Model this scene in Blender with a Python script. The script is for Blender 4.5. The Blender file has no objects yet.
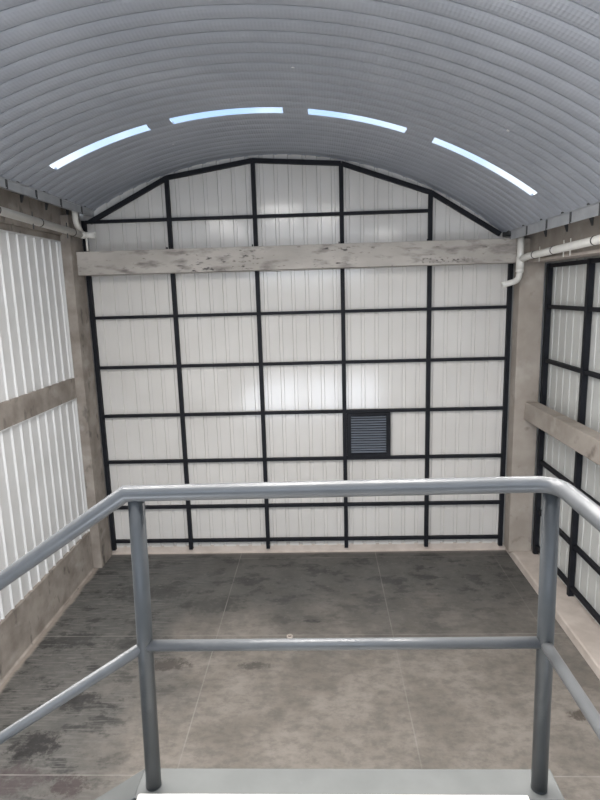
import bpy, bmesh, math, random
from mathutils import Vector, Matrix
random.seed(7)
S = bpy.context.scene
COL = S.collection

# ------------------------------------------------------------------ camera
CAMZ = 4.77
def cam_axes(p, y, r):
    cp, sp, cy, sy = math.cos(p), math.sin(p), math.cos(y), math.sin(y)
    f = Vector((-sy*cp, cy*cp, -sp)); rt = Vector((cy, sy, 0)); up = rt.cross(f)
    cr, sr = math.cos(r), math.sin(r)
    return cr*rt + sr*up, -sr*rt + cr*up, f
rt, up, fw = cam_axes(math.radians(10.584), math.radians(2.184), math.radians(-1.641))
cd = bpy.data.cameras.new('camera'); cam = bpy.data.objects.new('camera', cd); COL.objects.link(cam)
m = Matrix((( rt.x, up.x, -fw.x, 0), (rt.y, up.y, -fw.y, 0), (rt.z, up.z, -fw.z, CAMZ), (0, 0, 0, 1)))
cam.matrix_world = m
cd.sensor_fit = 'VERTICAL'; cd.sensor_height = 24; cd.sensor_width = 18; cd.lens = 573.5*24/800
cd.clip_start = 0.02
S.camera = cam

# ------------------------------------------------------------------ world, light, exposure
W = bpy.data.worlds.new('sky'); S.world = W; W.use_nodes = True
nt = W.node_tree; nt.nodes.clear()
def N(nt, t, **k):
    n = nt.nodes.new(t)
    for a, b in k.items():
        if a.startswith('i_'): n.inputs[a[2:].replace('_', ' ')].default_value = b
        else: setattr(n, a, b)
    return n
wo = N(nt, 'ShaderNodeOutputWorld'); bg = N(nt, 'ShaderNodeBackground'); tc = N(nt, 'ShaderNodeTexCoord')
ns = N(nt, 'ShaderNodeTexNoise'); ns.inputs['Scale'].default_value = 3.5; ns.inputs['Detail'].default_value = 4
cr = N(nt, 'ShaderNodeValToRGB'); cr.color_ramp.elements[0].position = .44; cr.color_ramp.elements[1].position = .58
cr.color_ramp.elements[0].color = (.46, .66, 1.0, 1); cr.color_ramp.elements[1].color = (.98, .99, 1.0, 1)
nt.links.new(tc.outputs['Generated'], ns.inputs['Vector']); nt.links.new(ns.outputs['Fac'], cr.inputs[0])
nt.links.new(cr.outputs[0], bg.inputs[0]); bg.inputs[1].default_value = 1.9
nt.links.new(bg.outputs[0], wo.inputs[0])

def area(name, loc, target, sx, sy, power, color=(1, 1, 1)):
    l = bpy.data.lights.new(name, 'AREA'); l.shape = 'RECTANGLE'; l.size = sx; l.size_y = sy; l.energy = power; l.color = color
    o = bpy.data.objects.new(name, l); COL.objects.link(o); o.location = loc
    o.rotation_euler = (Vector(target) - Vector(loc)).to_track_quat('-Z', 'Y').to_euler()
    return o
area('open_gable_daylight', (-0.4, -3.1, 5.6), (-0.4, 0.2, 8.6), 4.6, 1.0, 90, (.80, .89, 1.0))
area('roof_fill_light', (-0.4, -2.7, .7), (-0.4, 5.6, 7.0), 5.5, 1.6, 270, (.84, .90, 1.0))  # added fill lamp to brighten the near roof; no opening is built here
for ly in (2.2, 4.05):          # daylight entering through the roof strips over and behind the landing
    for lx in (-2.75, -1.1, .51, 2.07):
        lz = 0.888 + math.sqrt(6.152**2 - (lx+.784)**2) - .05
        area('roof_strip_daylight', (lx, ly, lz), (lx*.93, ly-.35, 0), 1.25, .24, 98, (1.0, .968, .935))
S.view_settings.view_transform = 'Standard'; S.view_settings.look = 'None'
S.view_settings.exposure = 0.22; S.view_settings.gamma = 1.0; S.view_settings.use_curve_mapping = False

# ------------------------------------------------------------------ materials
def mat(name, base, rough=.6, metal=0.0, spec=None):
    mt = bpy.data.materials.new(name); mt.use_nodes = True
    b = mt.node_tree.nodes['Principled BSDF']
    b.inputs['Base Color'].default_value = (*base, 1); b.inputs['Roughness'].default_value = rough
    b.inputs['Metallic'].default_value = metal
    if spec is not None: b.inputs['Specular IOR Level'].default_value = spec
    return mt
def noisy(name, c1, c2, scale=3, rough=.6, detail=6, lo=.35, hi=.65, metal=0, bump=0, bscale=40, stretch=(1, 1, 1), marks=None, rvar=0):
    mt = mat(name, c1, rough, metal); nt = mt.node_tree; b = nt.nodes['Principled BSDF']
    tc = N(nt, 'ShaderNodeTexCoord'); mp = N(nt, 'ShaderNodeMapping'); mp.inputs['Scale'].default_value = stretch
    nt.links.new(tc.outputs['Object'], mp.inputs[0])
    n = N(nt, 'ShaderNodeTexNoise'); n.inputs['Scale'].default_value = scale; n.inputs['Detail'].default_value = detail
    nt.links.new(mp.outputs[0], n.inputs['Vector'])
    r = N(nt, 'ShaderNodeValToRGB'); r.color_ramp.elements[0].position = lo; r.color_ramp.elements[1].position = hi
    r.color_ramp.elements[0].color = (*c1, 1); r.color_ramp.elements[1].color = (*c2, 1)
    nt.links.new(n.outputs['Fac'], r.inputs[0]); out = r.outputs[0]
    if marks:
        sp = N(nt, 'ShaderNodeSeparateXYZ'); nt.links.new(tc.outputs['Object'], sp.inputs[0])
        for mk in marks:
            mc, ms, mlo, mhi, mst = mk[:5]
            mp2 = N(nt, 'ShaderNodeMapping'); mp2.inputs['Scale'].default_value = mst; mp2.inputs['Location'].default_value = (ms, 1.7, .3)
            nt.links.new(tc.outputs['Object'], mp2.inputs[0])
            n2 = N(nt, 'ShaderNodeTexNoise'); n2.inputs['Scale'].default_value = ms; n2.inputs['Detail'].default_value = 5
            nt.links.new(mp2.outputs[0], n2.inputs['Vector'])
            rr = N(nt, 'ShaderNodeMapRange'); rr.inputs[1].default_value = mlo; rr.inputs[2].default_value = mhi
            nt.links.new(n2.outputs['Fac'], rr.inputs[0])
            fac = rr.outputs[0]
            def band(src, a, c, soft):
                g = []
                for p, q in ((a-soft, a+soft), (c+soft, c-soft)):
                    k = N(nt, 'ShaderNodeMapRange'); k.inputs[1].default_value = p; k.inputs[2].default_value = q; nt.links.new(src, k.inputs[0]); g.append(k.outputs[0])
                k = N(nt, 'ShaderNodeMath', operation='MULTIPLY'); nt.links.new(g[0], k.inputs[0]); nt.links.new(g[1], k.inputs[1]); return k.outputs[0]
            def comb(op, p, q):
                k = N(nt, 'ShaderNodeMath', operation=op); nt.links.new(p, k.inputs[0]); nt.links.new(q, k.inputs[1]); return k.outputs[0]
            if len(mk) > 5:
                z = None
                for (a, c) in mk[5]:
                    q = band(sp.outputs[0], a, c, .12); z = q if z is None else comb('MAXIMUM', z, q)
                fac = comb('MULTIPLY', fac, z)
                if len(mk) > 6: fac = comb('MULTIPLY', fac, band(sp.outputs[2], mk[6][0], mk[6][1], .015))
            mx = N(nt, 'ShaderNodeMix', data_type='RGBA'); mx.inputs[7].default_value = (*mc, 1)
            nt.links.new(fac, mx.inputs[0]); nt.links.new(out, mx.inputs[6]); out = mx.outputs[2]
    nt.links.new(out, b.inputs['Base Color'])
    if bump:
        n3 = N(nt, 'ShaderNodeTexNoise'); n3.inputs['Scale'].default_value = bscale; n3.inputs['Detail'].default_value = 4
        nt.links.new(tc.outputs['Object'], n3.inputs['Vector'])
        bp = N(nt, 'ShaderNodeBump'); bp.inputs['Strength'].default_value = bump; bp.inputs['Distance'].default_value = .01
        nt.links.new(n3.outputs['Fac'], bp.inputs['Height']); nt.links.new(bp.outputs[0], b.inputs['Normal'])
    return mt

M = {}
M['black_steel'] = noisy('black_painted_steel', (.008, .009, .012), (.014, .015, .02), 5, .62)
M['black_steel'].node_tree.nodes['Principled BSDF'].inputs['Specular IOR Level'].default_value = .22
M['rail_grey'] = noisy('grey_enamel', (.105, .11, .115), (.12, .125, .13), 12, .33, bump=.05, bscale=120)
M['rail_shaded'] = noisy('shaded_grey_enamel', (.048, .053, .057), (.056, .061, .065), 12, .4, bump=.05, bscale=120)  # same enamel as the rails, with the posts' shade darkened into the colour
M['steel_plate'] = noisy('grey_painted_plate', (.085, .09, .087), (.105, .11, .107), 6, .45, marks=[((.12, .12, .12), 9, .68, .74, (1, 1, 1))])
M['concrete'] = noisy('brown_grey_concrete', (.235, .203, .175), (.365, .325, .285), 3.2, .85, bump=.35, bscale=25,
                      marks=[((.13, .115, .10), 6, .60, .72, (1, 1, .6)), ((.42, .385, .35), 4, .60, .8, (1, .5, 1))])
M['beam_concrete'] = noisy('grey_beam_concrete', (.40, .37, .335), (.50, .465, .425), 2.6, .85, bump=.3, bscale=30, stretch=(.6, 1, 1.4),
                      marks=[((.20, .18, .165), 4, .52, .72, (.7, 1, 2.2)), ((.15, .135, .12), 11, .63, .74, (.6, 1, 2)), ((.08, .075, .072), 8, .60, .70, (1, 1, 3), [(-1.9, -.55), (.3, 1.0)]), ((.12, .11, .10), 16, .52, .64, (1, 1, 1.6), [(2.05, 2.9)], (.03, .12))])
M['tan_concrete'] = noisy('tan_concrete', (.32, .28, .24), (.41, .365, .32), 2.6, .85, bump=.25, bscale=25, marks=[((.20, .17, .145), 5, .62, .78, (1, .8, .8)), ((.47, .43, .39), 3, .6, .8, (1, 1, 1))])
M['plaster'] = noisy('pale_plaster', (.50, .435, .385), (.60, .53, .475), 4, .8, bump=.2, bscale=30)
M['clad'] = noisy('off_white_sheet', (.635, .615, .585), (.69, .67, .64), .8, .13, detail=2, bump=.12, bscale=7)
M['clad_left'] = noisy('white_sheet', (.66, .66, .65), (.74, .74, .735), 1.2, .32, detail=3)
M['clad_right'] = noisy('grey_white_sheet', (.57, .575, .55), (.64, .645, .62), 1.2, .32, detail=2)
M['flash'] = mat('white_flashing', (.72, .72, .71), .4)
M['pvc'] = noisy('cream_pvc', (.72, .70, .65), (.78, .76, .71), 6, .4)
M['pvc_dark'] = mat('dark_pipe_joint', (.06, .055, .05), .6)
M['galv'] = noisy('galvanised_sheet', (.42, .435, .455), (.52, .535, .55), 5, .45, metal=.35)
M['galv_dark'] = noisy('dark_bracket_steel', (.05, .052, .055), (.08, .082, .085), 8, .6)
M['slat'] = mat('dark_slat', (.22, .245, .29), .4)
M['deck'] = noisy('pale_deck_concrete', (.62, .60, .55), (.80, .78, .73), 14, .8, bump=.5, bscale=60)
M['white'] = mat('white_washer', (.8, .8, .8), .5)
M['vent_back'] = mat('vent_interior', (.015, .016, .02), .7)

# arch roof: galvalume pans with fine cross crimps
XC, ZC, RR = -0.784, 0.888, 6.1524
def roof_material():
    mt = noisy('arched_roof_sheet', (.38, .405, .455), (.43, .455, .505), 1.2, .45, detail=3, metal=.25)
    nt = mt.node_tree; b = nt.nodes['Principled BSDF']
    tc = N(nt, 'ShaderNodeTexCoord'); sp = N(nt, 'ShaderNodeSeparateXYZ'); nt.links.new(tc.outputs['Object'], sp.inputs[0])
    a = N(nt, 'ShaderNodeMath', operation='SUBTRACT'); a.inputs[1].default_value = XC; nt.links.new(sp.outputs[0], a.inputs[0])
    c = N(nt, 'ShaderNodeMath', operation='SUBTRACT'); c.inputs[1].default_value = ZC; nt.links.new(sp.outputs[2], c.inputs[0])
    t = N(nt, 'ShaderNodeMath', operation='ARCTAN2'); nt.links.new(a.outputs[0], t.inputs[0]); nt.links.new(c.outputs[0], t.inputs[1])
    k = N(nt, 'ShaderNodeMath', operation='MULTIPLY'); k.inputs[1].default_value = RR*2*math.pi/.034; nt.links.new(t.outputs[0], k.inputs[0])
    s = N(nt, 'ShaderNodeMath', operation='SINE'); nt.links.new(k.outputs[0], s.inputs[0])
    bp = N(nt, 'ShaderNodeBump'); bp.inputs['Strength'].default_value = .16; bp.inputs['Distance'].default_value = .004
    nt.links.new(s.outputs[0], bp.inputs['Height']); nt.links.new(bp.outputs[0], b.inputs['Normal'])
    return mt
M['roof'] = roof_material()

def skylight_material():
    mt = bpy.data.materials.new('tinted_polycarbonate'); mt.use_nodes = True; nt = mt.node_tree; nt.nodes.clear()
    o = N(nt, 'ShaderNodeOutputMaterial'); t = N(nt, 'ShaderNodeBsdfTransparent'); t.inputs[0].default_value = (.50, .545, .59, 1)
    g = N(nt, 'ShaderNodeBsdfTranslucent'); g.inputs[0].default_value = (.5, .55, .6, 1)
    x = N(nt, 'ShaderNodeMixShader'); x.inputs[0].default_value = .2
    nt.links.new(t.outputs[0], x.inputs[1]); nt.links.new(g.outputs[0], x.inputs[2]); nt.links.new(x.outputs[0], o.inputs[0])
    return mt
M['poly'] = skylight_material()

def floor_material():
    mt = bpy.data.materials.new('stained_concrete_floor'); mt.use_nodes = True; nt = mt.node_tree
    b = nt.nodes['Principled BSDF']; L = nt.links.new
    tc = N(nt, 'ShaderNodeTexCoord'); sp = N(nt, 'ShaderNodeSeparateXYZ'); L(tc.outputs['Object'], sp.inputs[0])
    def noise(scale, detail, stretch=(1, 1, 1), off=(0, 0, 0), rough=.55):
        mp = N(nt, 'ShaderNodeMapping'); mp.inputs['Scale'].default_value = stretch; mp.inputs['Location'].default_value = off
        L(tc.outputs['Object'], mp.inputs[0]); n = N(nt, 'ShaderNodeTexNoise'); n.inputs['Scale'].default_value = scale
        n.inputs['Detail'].default_value = detail; n.inputs['Roughness'].default_value = rough; L(mp.outputs[0], n.inputs['Vector']); return n.outputs['Fac']
    def rng(v, a, c, d=0., e=1.):
        r = N(nt, 'ShaderNodeMapRange'); r.interpolation_type = 'SMOOTHSTEP'
        for i, q in enumerate((a, c, d, e)): r.inputs[i+1].default_value = q
        L(v, r.inputs[0]); return r.outputs[0]
    def math_(op, p, q):
        n = N(nt, 'ShaderNodeMath', operation=op); n.use_clamp = False
        for i, v in enumerate((p, q)):
            if v is None: continue
            if isinstance(v, (int, float)): n.inputs[i].default_value = v
            else: L(v, n.inputs[i])
        return n.outputs[0]
    def mix(f, a, c):
        n = N(nt, 'ShaderNodeMix', data_type='RGBA')
        if isinstance(f, float): n.inputs[0].default_value = f
        else: L(f, n.inputs[0])
        for i, v in ((6, a), (7, c)):
            if isinstance(v, tuple): n.inputs[i].default_value = (*v, 1)
            else: L(v, n.inputs[i])
        return n.outputs[2]
    X, Y = sp.outputs[0], sp.outputs[1]
    base = mix(rng(noise(1.3, 9, rough=.62), .36, .64), (.205, .182, .157), (.295, .263, .231))
    # green-grey washed zone further in, with a ragged edge
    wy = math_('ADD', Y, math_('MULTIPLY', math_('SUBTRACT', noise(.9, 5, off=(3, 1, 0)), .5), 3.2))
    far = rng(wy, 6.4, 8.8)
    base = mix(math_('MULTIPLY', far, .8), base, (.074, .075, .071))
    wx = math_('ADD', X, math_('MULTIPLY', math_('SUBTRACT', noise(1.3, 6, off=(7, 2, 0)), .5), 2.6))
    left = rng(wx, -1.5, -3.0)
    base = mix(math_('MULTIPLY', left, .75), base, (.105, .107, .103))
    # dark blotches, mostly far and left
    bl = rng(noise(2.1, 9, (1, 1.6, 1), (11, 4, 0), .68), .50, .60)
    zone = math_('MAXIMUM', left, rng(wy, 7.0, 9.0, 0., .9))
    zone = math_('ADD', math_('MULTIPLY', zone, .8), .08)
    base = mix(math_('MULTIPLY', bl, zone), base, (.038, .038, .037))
    gr_ = rng(noise(6, 9, (1, 1.5, 1), (5, 5, 0), .7), .40, .66)
    base = mix(math_('MULTIPLY', gr_, .42), base, (.075, .074, .07))
    # broom streaks left
    st = rng(noise(5, 5, (.6, 6, 1), (1, 9, 0)), .5, .64)
    base = mix(math_('MULTIPLY', math_('MULTIPLY', st, left), .5), base, (.22, .21, .195))
    fine = rng(noise(14, 5), .58, .72)
    base = mix(math_('MULTIPLY', fine, .22), base, (.28, .265, .24))
    # oil spots where the photo has them
    for (sx, sy, rx, ry, c, k) in ((-3.06, 6.06, .30, .16, (.035, .033, .033), .8), (-3.2, 5.36, .28, .22, (.028, .026, .026), .9), (-2.62, 4.83, .22, .14, (.055, .035, .037), .7),
                                (-3.2, 4.9, .35, .2, (.075, .05, .055), .6), (-2.10, 6.72, .30, .14, (.06, .05, .045), .75), (-.95, 6.7, .22, .08, (.06, .055, .05), .7), (-.2, 7.72, .12, .05, (.04, .04, .04), .9),
                                (2.84, 5.8, .14, .08, (.07, .055, .045), .8), (-3.6, 7.3, .4, .2, (.05, .05, .048), .7), (-1.75, 8.2, .5, .25, (.05, .05, .046), .6), (-2.6, 7.2, .5, .18, (.05, .05, .048), .6), (-2.9, 8.6, .7, .3, (.052, .052, .05), .7)):
        dx = math_('DIVIDE', math_('SUBTRACT', X, sx), rx); dy = math_('DIVIDE', math_('SUBTRACT', Y, sy), ry)
        d = math_('ADD', math_('MULTIPLY', dx, dx), math_('MULTIPLY', dy, dy))
        d = math_('ADD', d, math_('MULTIPLY', math_('SUBTRACT', noise(8, 7, off=(sx, sy, 0), rough=.75), .5), 7.))
        base = mix(rng(d, 1.3, .1, 0., k), base, c)
    # pale strip of mortar along the walls
    wob = math_('MULTIPLY', math_('SUBTRACT', noise(4, 4), .5), .12)
    base = mix(rng(math_('ADD', X, wob), -4.03, -4.10, 0., .7), base, (.42, .36, .31))
    base = mix(rng(math_('ADD', Y, wob), 9.90, 9.98, 0., .35), base, (.30, .27, .24))
    # saw-cut joints
    def joint(v, pos, w, lo_v=None, lo=None, hi=None):
        d = math_('ABSOLUTE', math_('SUBTRACT', v, pos), None); f = math_('MULTIPLY', rng(d, w, w*.45), rng(noise(1.7, 4, off=(pos, 2, 0)), .38, .62, .5, 1.))
        if lo_v is not None: f = math_('MULTIPLY', f, rng(lo_v, lo, hi))
        return f
    for v, pos, w, k in ((X, -1.56, .010, .45), (X, .935, .010, .35), (X, 3.05, .01, .2), (Y, 4.965, .010, .75), (Y, 7.375, .012, .4), (Y, 9.78, .012, .3)):
        base = mix(math_('MULTIPLY', joint(v, pos, w), k), base, (.38, .36, .33))
    L(base, b.inputs['Base Color'])
    L(rng(noise(2, 5), .3, .7, .42, .62), b.inputs['Roughness'])
    bp = N(nt, 'ShaderNodeBump'); bp.inputs['Strength'].default_value = .12; bp.inputs['Distance'].default_value = .01
    L(noise(18, 4), bp.inputs['Height']); L(bp.outputs[0], b.inputs['Normal'])
    return mt
M['floor'] = floor_material()

# ------------------------------------------------------------------ mesh helpers
def tag(o, label=None, cat=None, group=None, kind=None):
    if label: o['label'] = label
    if cat: o['category'] = cat
    if group: o['group'] = group
    if kind: o['kind'] = kind
    return o
def empty(name, loc, label, cat, group=None):
    o = bpy.data.objects.new(name, None); COL.objects.link(o); o.location = loc
    o.empty_display_size = .1
    return tag(o, label, cat, group)
def wpos(o):
    v = Vector(o.location)
    while o.parent: o = o.parent; v += Vector(o.location)
    return v
class MB:
    def __init__(s): s.bm = bmesh.new()
    def box(s, x0, x1, y0, y1, z0, z1):
        x0, x1 = sorted((x0, x1)); y0, y1 = sorted((y0, y1)); z0, z1 = sorted((z0, z1))
        v = [s.bm.verts.new(p) for p in ((x0, y0, z0), (x1, y0, z0), (x1, y1, z0), (x0, y1, z0), (x0, y0, z1), (x1, y0, z1), (x1, y1, z1), (x0, y1, z1))]
        for f in ((0, 3, 2, 1), (4, 5, 6, 7), (0, 1, 5, 4), (1, 2, 6, 5), (2, 3, 7, 6), (3, 0, 4, 7)): s.bm.faces.new([v[i] for i in f])
        return s
    def prism(s, poly, axis, a, b):
        # poly of 2D points in the plane perpendicular to axis
        def P(p, t):
            return {'x': (t, p[0], p[1]), 'y': (p[0], t, p[1]), 'z': (p[0], p[1], t)}[axis]
        A = [s.bm.verts.new(P(p, a)) for p in poly]; B = [s.bm.verts.new(P(p, b)) for p in poly]; n = len(poly)
        s.bm.faces.new(A); s.bm.faces.new(B[::-1])
        for i in range(n): s.bm.faces.new((A[i], B[i], B[(i+1) % n], A[(i+1) % n]))
        return s
    def beam(s, p, q, w, h, side=Vector((0, 1, 0))):
        # square bar from p to q; w along 'side', h across
        p, q = Vector(p), Vector(q); d = (q-p).normalized(); b = side - d*side.dot(d); b.normalize(); c = d.cross(b)
        V = []
        for e in (p, q):
            V.append([s.bm.verts.new(e + b*sx*w/2 + c*sz*h/2) for sx, sz in ((-1, -1), (1, -1), (1, 1), (-1, 1))])
        s.bm.faces.new(V[0]); s.bm.faces.new(V[1][::-1])
        for i in range(4): s.bm.faces.new((V[0][i], V[1][i], V[1][(i+1) % 4], V[0][(i+1) % 4]))
        return s
    def tube(s, pts, r, seg=20, cap=True):
        pts = [Vector(p) for p in pts]; n = len(pts); rings = []
        d0 = (pts[1]-pts[0]).normalized(); a = Vector((0, 0, 1)) if abs(d0.z) < .9 else Vector((0, 1, 0))
        u = (a - d0*a.dot(d0)).normalized()
        for i in range(n):
            di = (pts[i]-pts[i-1]).normalized() if i else d0
            do = (pts[i+1]-pts[i]).normalized() if i < n-1 else di
            u = (u - di*u.dot(di)).normalized(); v = di.cross(u)
            nrm = (di+do).normalized(); ring = []
            for k in range(seg):
                t = 2*math.pi*k/seg; p = pts[i] + (u*math.cos(t) + v*math.sin(t))*r
                p = p + di*((pts[i]-p).dot(nrm)/di.dot(nrm))   # slide on to the mitre plane
                ring.append(s.bm.verts.new(p))
            rings.append(ring)
        for i in range(n-1):
            for k in range(seg): s.bm.faces.new((rings[i][k], rings[i][(k+1) % seg], rings[i+1][(k+1) % seg], rings[i+1][k])).smooth = True
        if cap: s.bm.faces.new(rings[0][::-1]); s.bm.faces.new(rings[-1])
        return s
    def ring(s, c, axis, r0, r1, h, seg=24):
        ax = Vector(axis).normalized(); a = Vector((0, 0, 1)) if abs(ax.z) < .9 else Vector((1, 0, 0)); u = (a-ax*a.dot(ax)).normalized(); v = ax.cross(u); c = Vector(c)
        R = []
        for rr, hh in ((r0, -h/2), (r1, -h/2), (r1, h/2), (r0, h/2)):
            R.append([s.bm.verts.new(c + ax*hh + (u*math.cos(2*math.pi*k/seg)+v*math.sin(2*math.pi*k/seg))*rr) for k in range(seg)])
        for i in range(4):
            for k in range(seg): s.bm.faces.new((R[i][k], R[i][(k+1) % seg], R[(i+1) % 4][(k+1) % seg], R[(i+1) % 4][k]))
        return s
    def build(s, name, material, parent=None, bevel=0, label=None, kind=None):
        me = bpy.data.meshes.new(name)
        if parent is not None: bmesh.ops.translate(s.bm, vec=-wpos(parent), verts=s.bm.verts)
        bmesh.ops.recalc_face_normals(s.bm, faces=s.bm.faces)
        s.bm.to_mesh(me); s.bm.free(); me.materials.append(material)
        o = bpy.data.objects.new(name, me); COL.objects.link(o)
        if parent is not None: o.parent = parent
        if bevel:
            md = o.modifiers.new('bevel', 'BEVEL'); md.width = bevel; md.segments = 2; md.limit_method = 'ANGLE'
        return tag(o, label, kind=kind)

def arc_z(x, off=0): return ZC + math.sqrt((RR+off)**2 - (x-XC)**2)

YB, YF = 10.0, -3.4          # back frame, open end behind the camera
XL, XLE, XRE = -4.16, -3.82, 3.12

# ------------------------------------------------------------------ setting
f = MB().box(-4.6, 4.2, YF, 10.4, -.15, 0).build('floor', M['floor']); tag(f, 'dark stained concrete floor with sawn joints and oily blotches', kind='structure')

# roof shell: seams every .235 m, pans between them, openings for four skylights
PITCH, Y0 = .235, 7.639
a0 = math.asin((XLE-XC)/RR); a1 = math.asin((XRE-XC)/RR)
sky_x = [(-3.41, -2.12), (-1.825, -.405), (-.09, 1.13), (1.47, 2.76)]
ang = sorted([a0, a1] + [math.asin((x-XC)/RR) for p in sky_x for x in p])
angs = []
for i in range(len(ang)-1):
    k = max(1, round((ang[i+1]-ang[i])/math.radians(1.0)))
    angs += [ang[i] + (ang[i+1]-ang[i])*j/k for j in range(k)]
angs.append(a1)
prof = []   # (y, offset from radius)
k0 = math.ceil((YF-Y0)/PITCH); k1 = math.floor((10.14-Y0)/PITCH)
sky_y = (Y0-.0065, Y0+PITCH+.0065)
for k in range(k0, k1+1):
    y = Y0+k*PITCH
    prof += [(y-.0065, .006), (y-.005, .03), (y+.005, .03), (y+.0065, .006), (y+.035, -.006), (y+PITCH*.36, -.013), (y+PITCH*.64, -.013), (y+PITCH-.035, -.006)]
prof = [p for p in prof if p[0] < 10.14] + [(10.14, 0)]
bm = bmesh.new(); G = []
for (y, o) in prof: G.append([bm.verts.new((XC+(RR+o)*math.sin(a), y, ZC+(RR+o)*math.cos(a))) for a in angs])
for i in range(len(prof)-1):
    ym = (prof[i][0]+prof[i+1][0])/2
    for j in range(len(angs)-1):
        am = (angs[j]+angs[j+1])/2; xm = XC+RR*math.sin(am)
        if sky_y[0] < ym < sky_y[1] and any(p[0] < xm < p[1] for p in sky_x): continue
        bm.faces.new((G[i][j], G[i][j+1], G[i+1][j+1], G[i+1][j]))
for fc in bm.faces: fc.smooth = False
me = bpy.data.meshes.new('ceiling'); bm.to_mesh(me); bm.free(); me.materials.append(M['roof'])
ce = bpy.data.objects.new('ceiling', me); COL.objects.link(ce); tag(ce, 'arched grey metal roof of seamed crimped sheets', kind='structure')
md = ce.modifiers.new('thick', 'SOLIDIFY'); md.thickness = .004; md.offset = 1

sky_lab = ['narrow pale blue roof skylight nearest the left gutter', 'narrow roof skylight, left of the roof crown, cut off square at its right end', 'whitest narrow roof skylight, just right of the roof crown', 'narrow pale blue roof skylight curving down towards the right gutter']
for i, (xa, xb) in enumerate(sky_x):
    b = MB(); A = math.asin((xa-XC)/RR); B = math.asin((xb-XC)/RR); n = 14; rows = []
    for (y, o) in ((sky_y[0], .002), (sky_y[0], .006), (sky_y[1], .006), (sky_y[1], .002)):
        rows.append([b.bm.verts.new((XC+(RR+o)*math.sin(A+(B-A)*j/n), y, ZC+(RR+o)*math.cos(A+(B-A)*j/n))) for j in range(n+1)])
    for r in range(1, 2):
        for j in range(n): b.bm.faces.new((rows[r][j], rows[r][j+1], rows[r+1][j+1], rows[r+1][j]))
    for v in rows[0]+rows[3]: b.bm.verts.remove(v)
    o = b.build('window_%d' % (i+1), M['poly']); tag(o, sky_lab[i], kind='structure', group=None)

# sheet cladding with narrow grooved ribs
def cladding(name, material, axis, plane, out, a, b, zlo, zhi, pitch, first, label, kind='structure', parent=None, w=.045, depth=.028):
    """axis 'x': sheet in the plane y=plane running along x; axis 'y': in x=plane along y. out=+1/-1 side the ribs recede to"""
    st = [a]; r = first
    while r < b:
        if r-w/2 > a: st += [r-w/2, r-w/2+.010, r+w/2-.010, r+w/2]
        r += pitch
    st = [s for s in st if s < b] + [b]
    offs = [0.0]; r = first; prof = [(a, 0.0)]
    while r < b:
        if r-w/2 > a and r+w/2 < b: prof += [(r-w/2, 0), (r-w/2+.008, depth*out), (r+w/2-.008, depth*out), (r+w/2, 0)]
        # shallow stiffening bead in the middle of the pan
            
        r += pitch
    prof.append((b, 0.0)); bm_ = MB(); lo = []; hi = []
    for (t, d) in prof:
        zh = zhi(t) if callable(zhi) else zhi
        P = (lambda z: (t, plane+d, z)) if axis == 'x' else (lambda z: (plane+d, t, z))
        lo.append(bm_.bm.verts.new(P(zlo))); hi.append(bm_.bm.verts.new(P(zh)))
    for i in range(len(prof)-1): bm_.bm.faces.new((lo[i], lo[i+1], hi[i+1], hi[i]))
    me = bm_
    o = me.build(name, material, parent)
    tag(o, label, kind=kind)
    md = o.modifiers.new('thick', 'SOLIDIFY'); md.thickness = .003
    return o
cladding('wall_back', M['clad'], 'x', 10.052, 1, -4.2, 3.75, .08, lambda x: (arc_z(min(max(x, -3.8), 3.1), .03)), .238, -4.015, 'off-white ribbed sheet wall closing the far end', w=.07, depth=.022)
cladding('wall_right', M['clad_right'], 'y', 3.775, 1, YF, 10.05, .08, 5.3, .245, YF+.13, 'off-white ribbed sheet wall behind the black right-hand frame')
# left: concrete structure with two fields of ribbed sheet
wl = MB()
wl.box(XL, -4.55, YF, 10.05, 0, .71)              # low wall
wl.box(XL, -4.36, YF, 10.05, 3.12, 3.465)         # middle beam
wl.box(XL+.03, -4.55, YF, 10.05, 5.79, 6.26)      # upper beam
wl.box(XL-.01, -4.40, YF, 10.05, 5.70, 5.79)      # recessed strip under it
wl.box(-4.30, -4.36, YF, 10.05, .71, 5.8)
o = wl.build('wall_left', M['concrete'], bevel=.008); tag(o, 'left wall of bare brown-grey concrete bands', kind='structure')
def left_sheet(nm, z0, z1, label):
    cladding(nm, M['clad_left'], 'y', -4.19, 1, YF, 9.47, z0, z1, .247, 9.33-.247*51, label, w=.05, depth=.0)
# ribs on the left field stand out towards the room as slim bright ridges
def ridged(name, z0, z1, label):
    b = MB(); prof = [(YF, -4.215)]; r = 9.40-.247*51
    while r < 9.46:
        prof += [(r-.024, -4.212), (r-.009, -4.188), (r+.009, -4.188), (r+.024, -4.212)]; r += .247
    prof.append((9.47, -4.215))
    lo = [b.bm.verts.new((x, y, z0)) for y, x in prof]; hi = [b.bm.verts.new((x, y, z1)) for y, x in prof]
    for i in range(len(prof)-1): b.bm.faces.new((lo[i], lo[i+1], hi[i+1], hi[i]))
    o = b.build(name, M['clad_left']); tag(o, label, kind='structure')
    md = o.modifiers.new('thick', 'SOLIDIFY'); md.thickness = .003
ridged('wall_left_upper', 3.465, 5.70, 'white ribbed sheet in the upper field of the left wall')
ridged('wall_left_lower', .71, 3.12, 'white ribbed sheet in the lower field of the left wall')
for z0, z1, nm, lb in ((3.465, 5.70, 'trim_1', 'white edge strip of the upper left sheet field'), (.71, 3.12, 'trim_2', 'white edge strip of the lower left sheet field')):
    b = MB().box(-4.205, -4.165, 9.452, 9.47, z0, z1); b.box(-4.20, -4.16, YF, 9.45, z1-.015, z1)
    tag(b.build(nm, M['flash']), lb, kind='structure')
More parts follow.
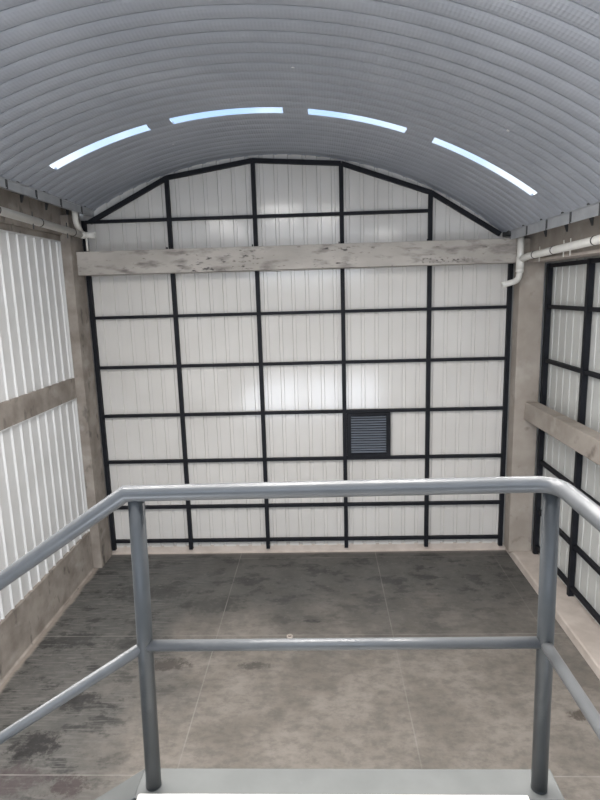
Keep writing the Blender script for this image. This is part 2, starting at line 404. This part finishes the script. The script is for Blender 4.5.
cladding('wall_front', M['clad_right'], 'x', YF-.02, -1, -4.2, 3.8, 0, 5.35, .24, -4.0, 'added off-white sheet wall behind the viewer holding back rear light, open above')  # unseen wall, added to cut light reaching the rails from behind
# plaster kerbs
tag(MB().prism([(10.0, 0), (10.045, .015), (10.05, .135), (10.3, .14), (10.3, 0)], 'x', XL, 3.6).build('baseboard_back', M['plaster'], bevel=.006), 'pale plaster kerb along the foot of the far wall', kind='structure')
tag(MB().prism([(3.33, 0), (3.345, .11), (3.37, .122), (3.95, .125), (3.95, 0)], 'y', YF, 10.05).build('baseboard_right', M['plaster'], bevel=.006), 'wide pale plaster kerb along the foot of the right wall', kind='structure')
tag(MB().prism([(XL, 0), (XL+.03, 0), (XL+.008, .018), (XL, .02)], 'y', YF, 9.45).build('baseboard_left', M['concrete']), 'thin rough mortar fillet at the foot of the left wall', kind='structure')
# right upper concrete band
b = MB().box(3.42, 3.95, YF, 10.04, 5.18, 5.66)
tag(b.build('trim_3', M['tan_concrete'], bevel=.008), 'bare concrete band above the black right-hand frame', kind='structure')
tag(MB().box(3.40, 3.95, YF, 9.68, 5.15, 5.19).build('trim_4', M['plaster'], bevel=.004), 'paler ledge under the right concrete band', kind='structure')

# ------------------------------------------------------------------ concrete columns and beams
def single(b, name, material, loc, label, cat, bevel=0, group=None):
    e = Vector(loc)
    bmesh.ops.translate(b.bm, vec=-e, verts=b.bm.verts)
    o = b.build(name, material, bevel=bevel); o.location = loc
    return tag(o, label, cat, group)
single(MB().box(-4.17, -4.005, 9.46, 9.95, 0, 6.11), 'concrete_column', M['concrete'], (-4.08, 9.7, 0), 'brown concrete column in the far left corner beside white ribbed sheets', 'column', .012)
single(MB().box(3.275, 3.675, 9.68, 9.96, .12, 5.53), 'concrete_column', M['tan_concrete'], (3.47, 9.82, .12), 'brown concrete column in the far right corner standing on the plaster kerb', 'column', .014)
single(MB().box(-4.02, 3.235, 9.66, 9.95, 5.155, 5.54), 'concrete_beam', M['beam_concrete'], (-.4, 9.8, 5.155), 'long grey concrete beam with dark smudges spanning the far wall', 'beam', .010)
single(MB().prism([(3.44, 2.545), (3.672, 2.545), (3.672, 2.84), (3.46, 2.84)], 'y', YF, 9.69), 'concrete_beam', M['tan_concrete'], (3.55, 3, 2.54), 'stained brown concrete beam running along the right wall', 'beam', .010)

# ------------------------------------------------------------------ black steel frame at the far end
cx = [-3.967, -2.504, -1.052, .403, 1.873, 3.225]
rows = [6.049, 4.435, 3.556, 2.676, 1.814, .934, .266]
fr = empty('steel_wall_frame', (-.4, YB, 0), 'black square-tube steel frame gridded across the far wall', 'steel frame')
P = .068; Hh = .052
chord = [(-3.86, 6.045), (-2.492, 6.715), (-1.06, 6.935), (.404, 6.84), (1.879, 6.335), (3.03, 5.635)]
tops = [6.07, 6.69, 6.91, 6.81, 6.31, 5.15]
YA, YZ = 9.965, 10.04
for i, x in enumerate(cx):
    lean = 0
    MB().box(x-P/2, x+P/2, YA, YZ, .10, tops[i]).build('post', M['black_steel'], fr)
for r, z in enumerate(rows):
    for i in range(5):
        if r == 0 and i == 4: continue
        if r == 4 or r == 3: pass
        MB().box(cx[i]+P/2, cx[i+1]-P/2, YA+.01, YZ, z-Hh/2, z+Hh/2).build('rail', M['black_steel'], fr)
for i in range(5):
    (xa, za), (xb, zb) = chord[i], chord[i+1]
    MB().beam((xa, 9.995, za), (xb, 9.995, zb), .07, .072).build('chord', M['black_steel'], fr)
for x in cx[1:5]:
    b = MB().box(x-.09, x-.01, 9.90, 9.965, 5.541, 5.556); b.box(x-.06, x-.045, 9.90, 9.965, 5.556, 5.59)
    b.build('clip', M['black_steel'], fr)

# louvred vent
vt = empty('louvre_vent', (.82, 9.99, 1.845), 'black louvred vent set in the far wall frame', 'vent')
b = MB(); x0, x1, z0, z1 = .443, 1.215, 1.845, 2.645
b.box(x0, x0+.07, 9.955, 10.045, z0, z1); b.box(x1-.075, x1, 9.955, 10.045, z0, z1); b.box(x0+.07, x1-.075, 9.955, 10.045, z0, z0+.06); b.box(x0+.07, x1-.075, 9.955, 10.045, z1-.05, z1)
b.build('vent_frame', M['black_steel'], vt, bevel=.004)
MB().box(x0+.07, x1-.075, 10.035, 10.044, z0+.06, z1-.05).build('backing', M['vent_back'], vt)
ns_ = 15
for k in range(ns_):
    z = z0+.085+k*(z1-z0-.13)/(ns_-.4)
    MB().prism([(9.962, z-.006), (9.966, z-.011), (10.008, z+.004), (10.004, z+.010)], 'x', x0+.07, x1-.075).build('slat', M['slat'], vt)

# black steel frame on the right wall
rf = empty('steel_wall_frame', (3.72, 4, .125), 'black square-tube steel frame running along the right wall', 'steel frame')
py = [9.60, 8.17, 6.74, 5.31, 3.88, 2.45]
for y in py: MB().box(3.68, 3.76, y-.035, y+.035, .125, 5.12).build('post', M['black_steel'], rf)
rz = [5.085] + rows[1:]
for z in rz:
    for i in range(len(py)-1):
        MB().box(3.70, 3.76, py[i+1]+.035, py[i]-.035, z-.03, z+.03).build('rail', M['black_steel'], rf)

# ------------------------------------------------------------------ gutters
def gutter(xf, xb, z0, zb, z1, y1, straps, label, sgn, tabs, tabx):
    e = empty('roof_gutter', ((xf+xb)/2, 3, z0), label, 'gutter')
    b = MB(); b.box(xf, xf+sgn*.006, YF, y1, z0, z1); b.prism([(xf+sgn*.006, z0), (xb, zb), (xb, zb+.006), (xf+sgn*.006, z0+.006)], 'y', YF, y1); b.box(xf-sgn*.018, xf, YF, y1, z1-.016, z1-.006)
    b.box(xf-sgn*.010, xf, YF, y1, z0, z0+.014)
    b.build('channel', M['galv'], e)
    y = straps
    while y > 0:
        MB().prism([(xf-sgn*.012, z1-.006), (xf-sgn*.012, z0-.006), (xb, zb-.008), (xb, zb-.001), (xf, z0-.001), (xf, z1-.006)], 'y', y-.018, y+.018).build('strap', M['galv_dark'], e); y -= .755
    y = tabs
    while y > 0:
        MB().prism([(tabx, zb-.11), (tabx-sgn*.015, zb-.11), (tabx-sgn*.05, zb-.012), (tabx, zb-.002)], 'y', y-.012, y+.012).build('bracket', M['galv_dark'], e); y -= .74
    y = straps+.1
    while y > 0:
        MB().box(xf-sgn*.03, xf+sgn*.02, y-.03, y+.03, z1-.006, z1+.012).build('clip', M['galv_dark'], e); y -= .705
gutter(-3.80, -4.13, 6.125, 6.225, 6.25, 10.05, 9.53, 'grey sheet-metal gutter at the left eave above white pipe', -1, 9.72, -4.13)
gutter(3.10, 3.42, 5.515, 5.60, 5.665, 9.655, 8.93, 'grey sheet-metal gutter at the right eave above cream pipe', 1, 9.75-.74, 3.42)

tag(MB().box(3.085, 3.45, 9.657, 10.14, 5.60, 5.668).build('trim_5', M['galv_dark']), 'dark metal flashing closing the far right eave corner', kind='structure')

# ------------------------------------------------------------------ pipes
def bend(pts, rad, n=5):
    pts = [Vector(p) for p in pts]; out = [pts[0]]
    for i in range(1, len(pts)-1):
        a = (pts[i-1]-pts[i]).normalized(); b = (pts[i+1]-pts[i]).normalized()
        p, q = pts[i]+a*rad, pts[i]+b*rad
        for k in range(n+1):
            t = k/n; out.append(p*(1-t)**2 + pts[i]*2*t*(1-t) + q*t*t)
    out.append(pts[-1]); return out
R1 = .054
lp = empty('drain_pipe', (-3.93, 5, 5.88), 'white plastic drain pipe sloping along the top of the left wall', 'pipe')
zl = lambda y: 5.838-.022*(y-8)
xl = -3.87
MB().tube([(xl, -1, zl(-1)), (xl, 9.60, zl(9.60))], R1).build('main_pipe', M['pvc'], lp)
MB().tube(bend([(xl, 9.42, 6.16), (xl, 9.42, 5.98), (xl, 9.62, zl(9.6)+.02)], .07), R1*.85).build('inlet_pipe', M['pvc'], lp)
MB().tube([(xl, 9.58, zl(9.6)), (xl+.03, 9.64, zl(9.6)-.003), ], R1*1.1).build('coupling', M['pvc'], lp)
MB().tube([(xl+.02, 9.62, zl(9.6)), (xl+.22, 9.63, zl(9.6)-.01)], R1*.9).build('end_cap', M['pvc'], lp)
MB().tube([(-3.80, 9.63, 5.76), (-3.80, 9.63, 5.545)], .018).build('vent_tube', M['pvc'], lp)
for y in (8.19, 9.28, 7.1, 5.9):
    MB().ring((xl, y, zl(y)), (0, 1, 0), R1*.98, R1*1.07, .02).build('joint', M['pvc_dark'], lp)
for y in (7.95, 9.02, 6.8):
    MB().tube([(xl+.02, y, zl(y)+.11), (xl+.02, y, zl(y)-.12)], .008, 8).build('hanger_rod', M['galv_dark'], lp)

rp = empty('drain_pipe', (3.3, 5, 5.25), 'cream plastic drain pipe with downward elbow at the right wall', 'pipe')
xr = 3.30; zr = lambda y: 5.235+.022*(9.4-y)
MB().tube([(xr, -1, zr(-1)), (xr-.0, 9.40, zr(9.4)), (3.235, 9.52, 5.20)], R1).build('main_pipe', M['pvc'], rp)
MB().tube([(3.222, 9.54, 5.545), (3.225, 9.54, 4.98)], R1*.95).build('down_pipe', M['pvc'], rp)
MB().tube([(3.225, 9.54, 5.24), (3.225, 9.54, 5.04)], R1*1.12).build('tee', M['pvc'], rp)
MB().tube(bend([(3.225, 9.54, 5.02), (3.205, 9.54, 4.86), (2.94, 9.52, 4.80)], .09, 6), R1*.86).build('elbow', M['pvc'], rp)
MB().ring((3.222, 9.54, 5.02), (0, 0, 1), R1*.9, R1*1.15, .04).build('coupling', M['pvc'], rp)
for y in (9.12, 8.40, 7.18, 6.0):
    MB().ring((xr, y, zr(y)), (0, 1, 0), R1*.98, R1*1.10, .022).build('joint', M['pvc_dark'], rp)
for y in (9.03, 8.16, 7.95, 6.9):
    MB().tube([(xr+.035, y, zr(y)+.11), (xr+.035, y, zr(y)-.115)], .008, 8).build('hanger_rod', M['pvc'], rp)

# ------------------------------------------------------------------ landing and stair
LZ = 3.1
ld = empty('stair_landing', (.05, .5, 0), 'raised landing with pale deck and grey steel edge, stair falling to the left', 'landing')
MB().box(-.655, .66, -1.2, 1.66, LZ-.10, LZ+.006).build('deck', M['deck'], ld, bevel=.006)
b = MB(); b.box(-.665, .775, 1.645, 1.77, LZ-.008, LZ); b.box(-.665, .775, 1.762, 1.77, LZ-.2, LZ-.008); b.box(-.665, .775, 1.645, 1.75, LZ-.2, LZ-.192)
b.build('front_channel', M['steel_plate'], ld, bevel=.002)
b = MB(); b.box(.66, .775, -1.2, 1.645, LZ-.008, LZ); b.box(.767, .775, -1.2, 1.645, LZ-.2, LZ-.008)
b.build('side_channel', M['steel_plate'], ld, bevel=.002)
D = Vector((-.83, .0, -.56))
slope = .56/.83
SX = -.665
run = 2.75
def stringer(y0, y1, nm):
    x1_ = SX-run; z1_ = LZ-run*slope
    MB().prism([(SX, LZ), (SX, LZ-.24), (x1_, z1_-.24), (x1_, z1_)], 'y', y0, y1).build(nm, M['steel_plate'], ld, bevel=.003)
stringer(1.645, 1.77, 'stringer'); stringer(.62, .66, 'stringer')
nst = 10
for k in range(nst):
    zt = LZ-(k+1)*run*slope/nst; xa = SX-(k+1)*run/nst
    MB().box(xa-.02, xa+run/nst+.01, .66, 1.645, zt-.04, zt-.0).build('tread', M['steel_plate'], ld)
zp = LZ-run*slope
MB().box(SX-run-.7, SX-run, .62, 1.77, zp-.12, zp-.04).build('lower_platform', M['steel_plate'], ld)
for (x, y) in ((.70, 1.70), (.70, -1.1), (-.60, -1.1), (-.60, 1.70)):
    MB().box(x-.04, x+.04, y-.04, y+.04, 0, LZ-.2 if y > 0 else LZ-.10).build('leg', M['rail_shaded'], ld)
for (x, y) in ((SX-run-.65, .7), (SX-run-.65, 1.7), (SX-run-.06, .7), (SX-run-.06, 1.7)):
    MB().box(x-.03, x+.03, y-.03, y+.03, 0, zp-.12).build('leg', M['rail_shaded'], ld)

# ------------------------------------------------------------------ guard railing
gr = empty('guard_railing', (.05, 1.695, LZ), 'grey painted tubular guard railing around the landing in the foreground', 'railing')
TZ, MZ = 4.176, 3.642
RT = .0255
cl = Vector((-.618, 1.685, TZ-.006)); crn = Vector((.712, 1.695, TZ))
dl = Vector((-.83, .03, -.56)); dr = Vector((.024, -.999, -.030))
pts = [cl+dl*3.2, cl] + bend([cl, crn, crn+dr*2.8], .075, 6)[1:]
MB().tube(pts, RT, 28).build('top_rail', M['rail_grey'], gr)
ml = Vector((-.60, 1.69, MZ)); mr = Vector((.70, 1.695, MZ))
MB().tube([ml, mr], .0185, 24).build('middle_rail', M['rail_grey'], gr)
MB().tube([ml, ml+dl*3.2], .0185, 24).build('middle_rail', M['rail_grey'], gr)
MB().tube([mr, mr+dr*2.8], .0185, 24).build('middle_rail', M['rail_grey'], gr)
MB().tube([(-.612, 1.697, LZ), (-.588, 1.695, TZ-.012)], .026, 28).build('post', M['rail_shaded'], gr)
MB().tube([(.707, 1.690, LZ), (.697, 1.697, TZ-.012)], .026, 28).build('post', M['rail_shaded'], gr)
MB().tube([(.757, -1.0, LZ), (.757, -1.0, TZ-.09)], .0245, 28).build('post', M['rail_shaded'], gr)
MB().tube([(-3.2, 1.71, zp+.12), (-3.2, 1.77, TZ-1.75)], .0245, 20).build('post', M['rail_shaded'], gr)
for p in ((-.612, 1.697), (.707, 1.690)):
    MB().ring((p[0], p[1], LZ+.004), (0, 0, 1), .020, .027, .006).build('weld_collar', M['rail_shaded'], gr)

# ------------------------------------------------------------------ small things
b = MB().ring((0, 0, .010), (0, 0, 1), .026, .044, .02)
o = b.build('floor_ring', M['plaster']); o.location = (-.519, 7.33, 0); tag(o, 'small white ring set in the floor behind the middle rail', 'ring')
bl = [(-.215, 6.30, 'pale washer on the roof seam straight above the centre of the skylight row'),
      (-2.03, 8.65, 'pale washer on the roof between the two left skylights and the far wall'),
      (2.0, 6.45, 'pale washer on the roof just before the right skylight')]
for x, y, lb in bl:
    r = arc_z(x); n = Vector((x-XC, 0, r-ZC)).normalized()
    b = MB().ring((0, 0, 0), n, .002, .018, .008, 12)
    o = b.build('roof_washer', M['white']); o.location = (x, y, r-.008); tag(o, lb, 'washer', 'pale washers on the roof')
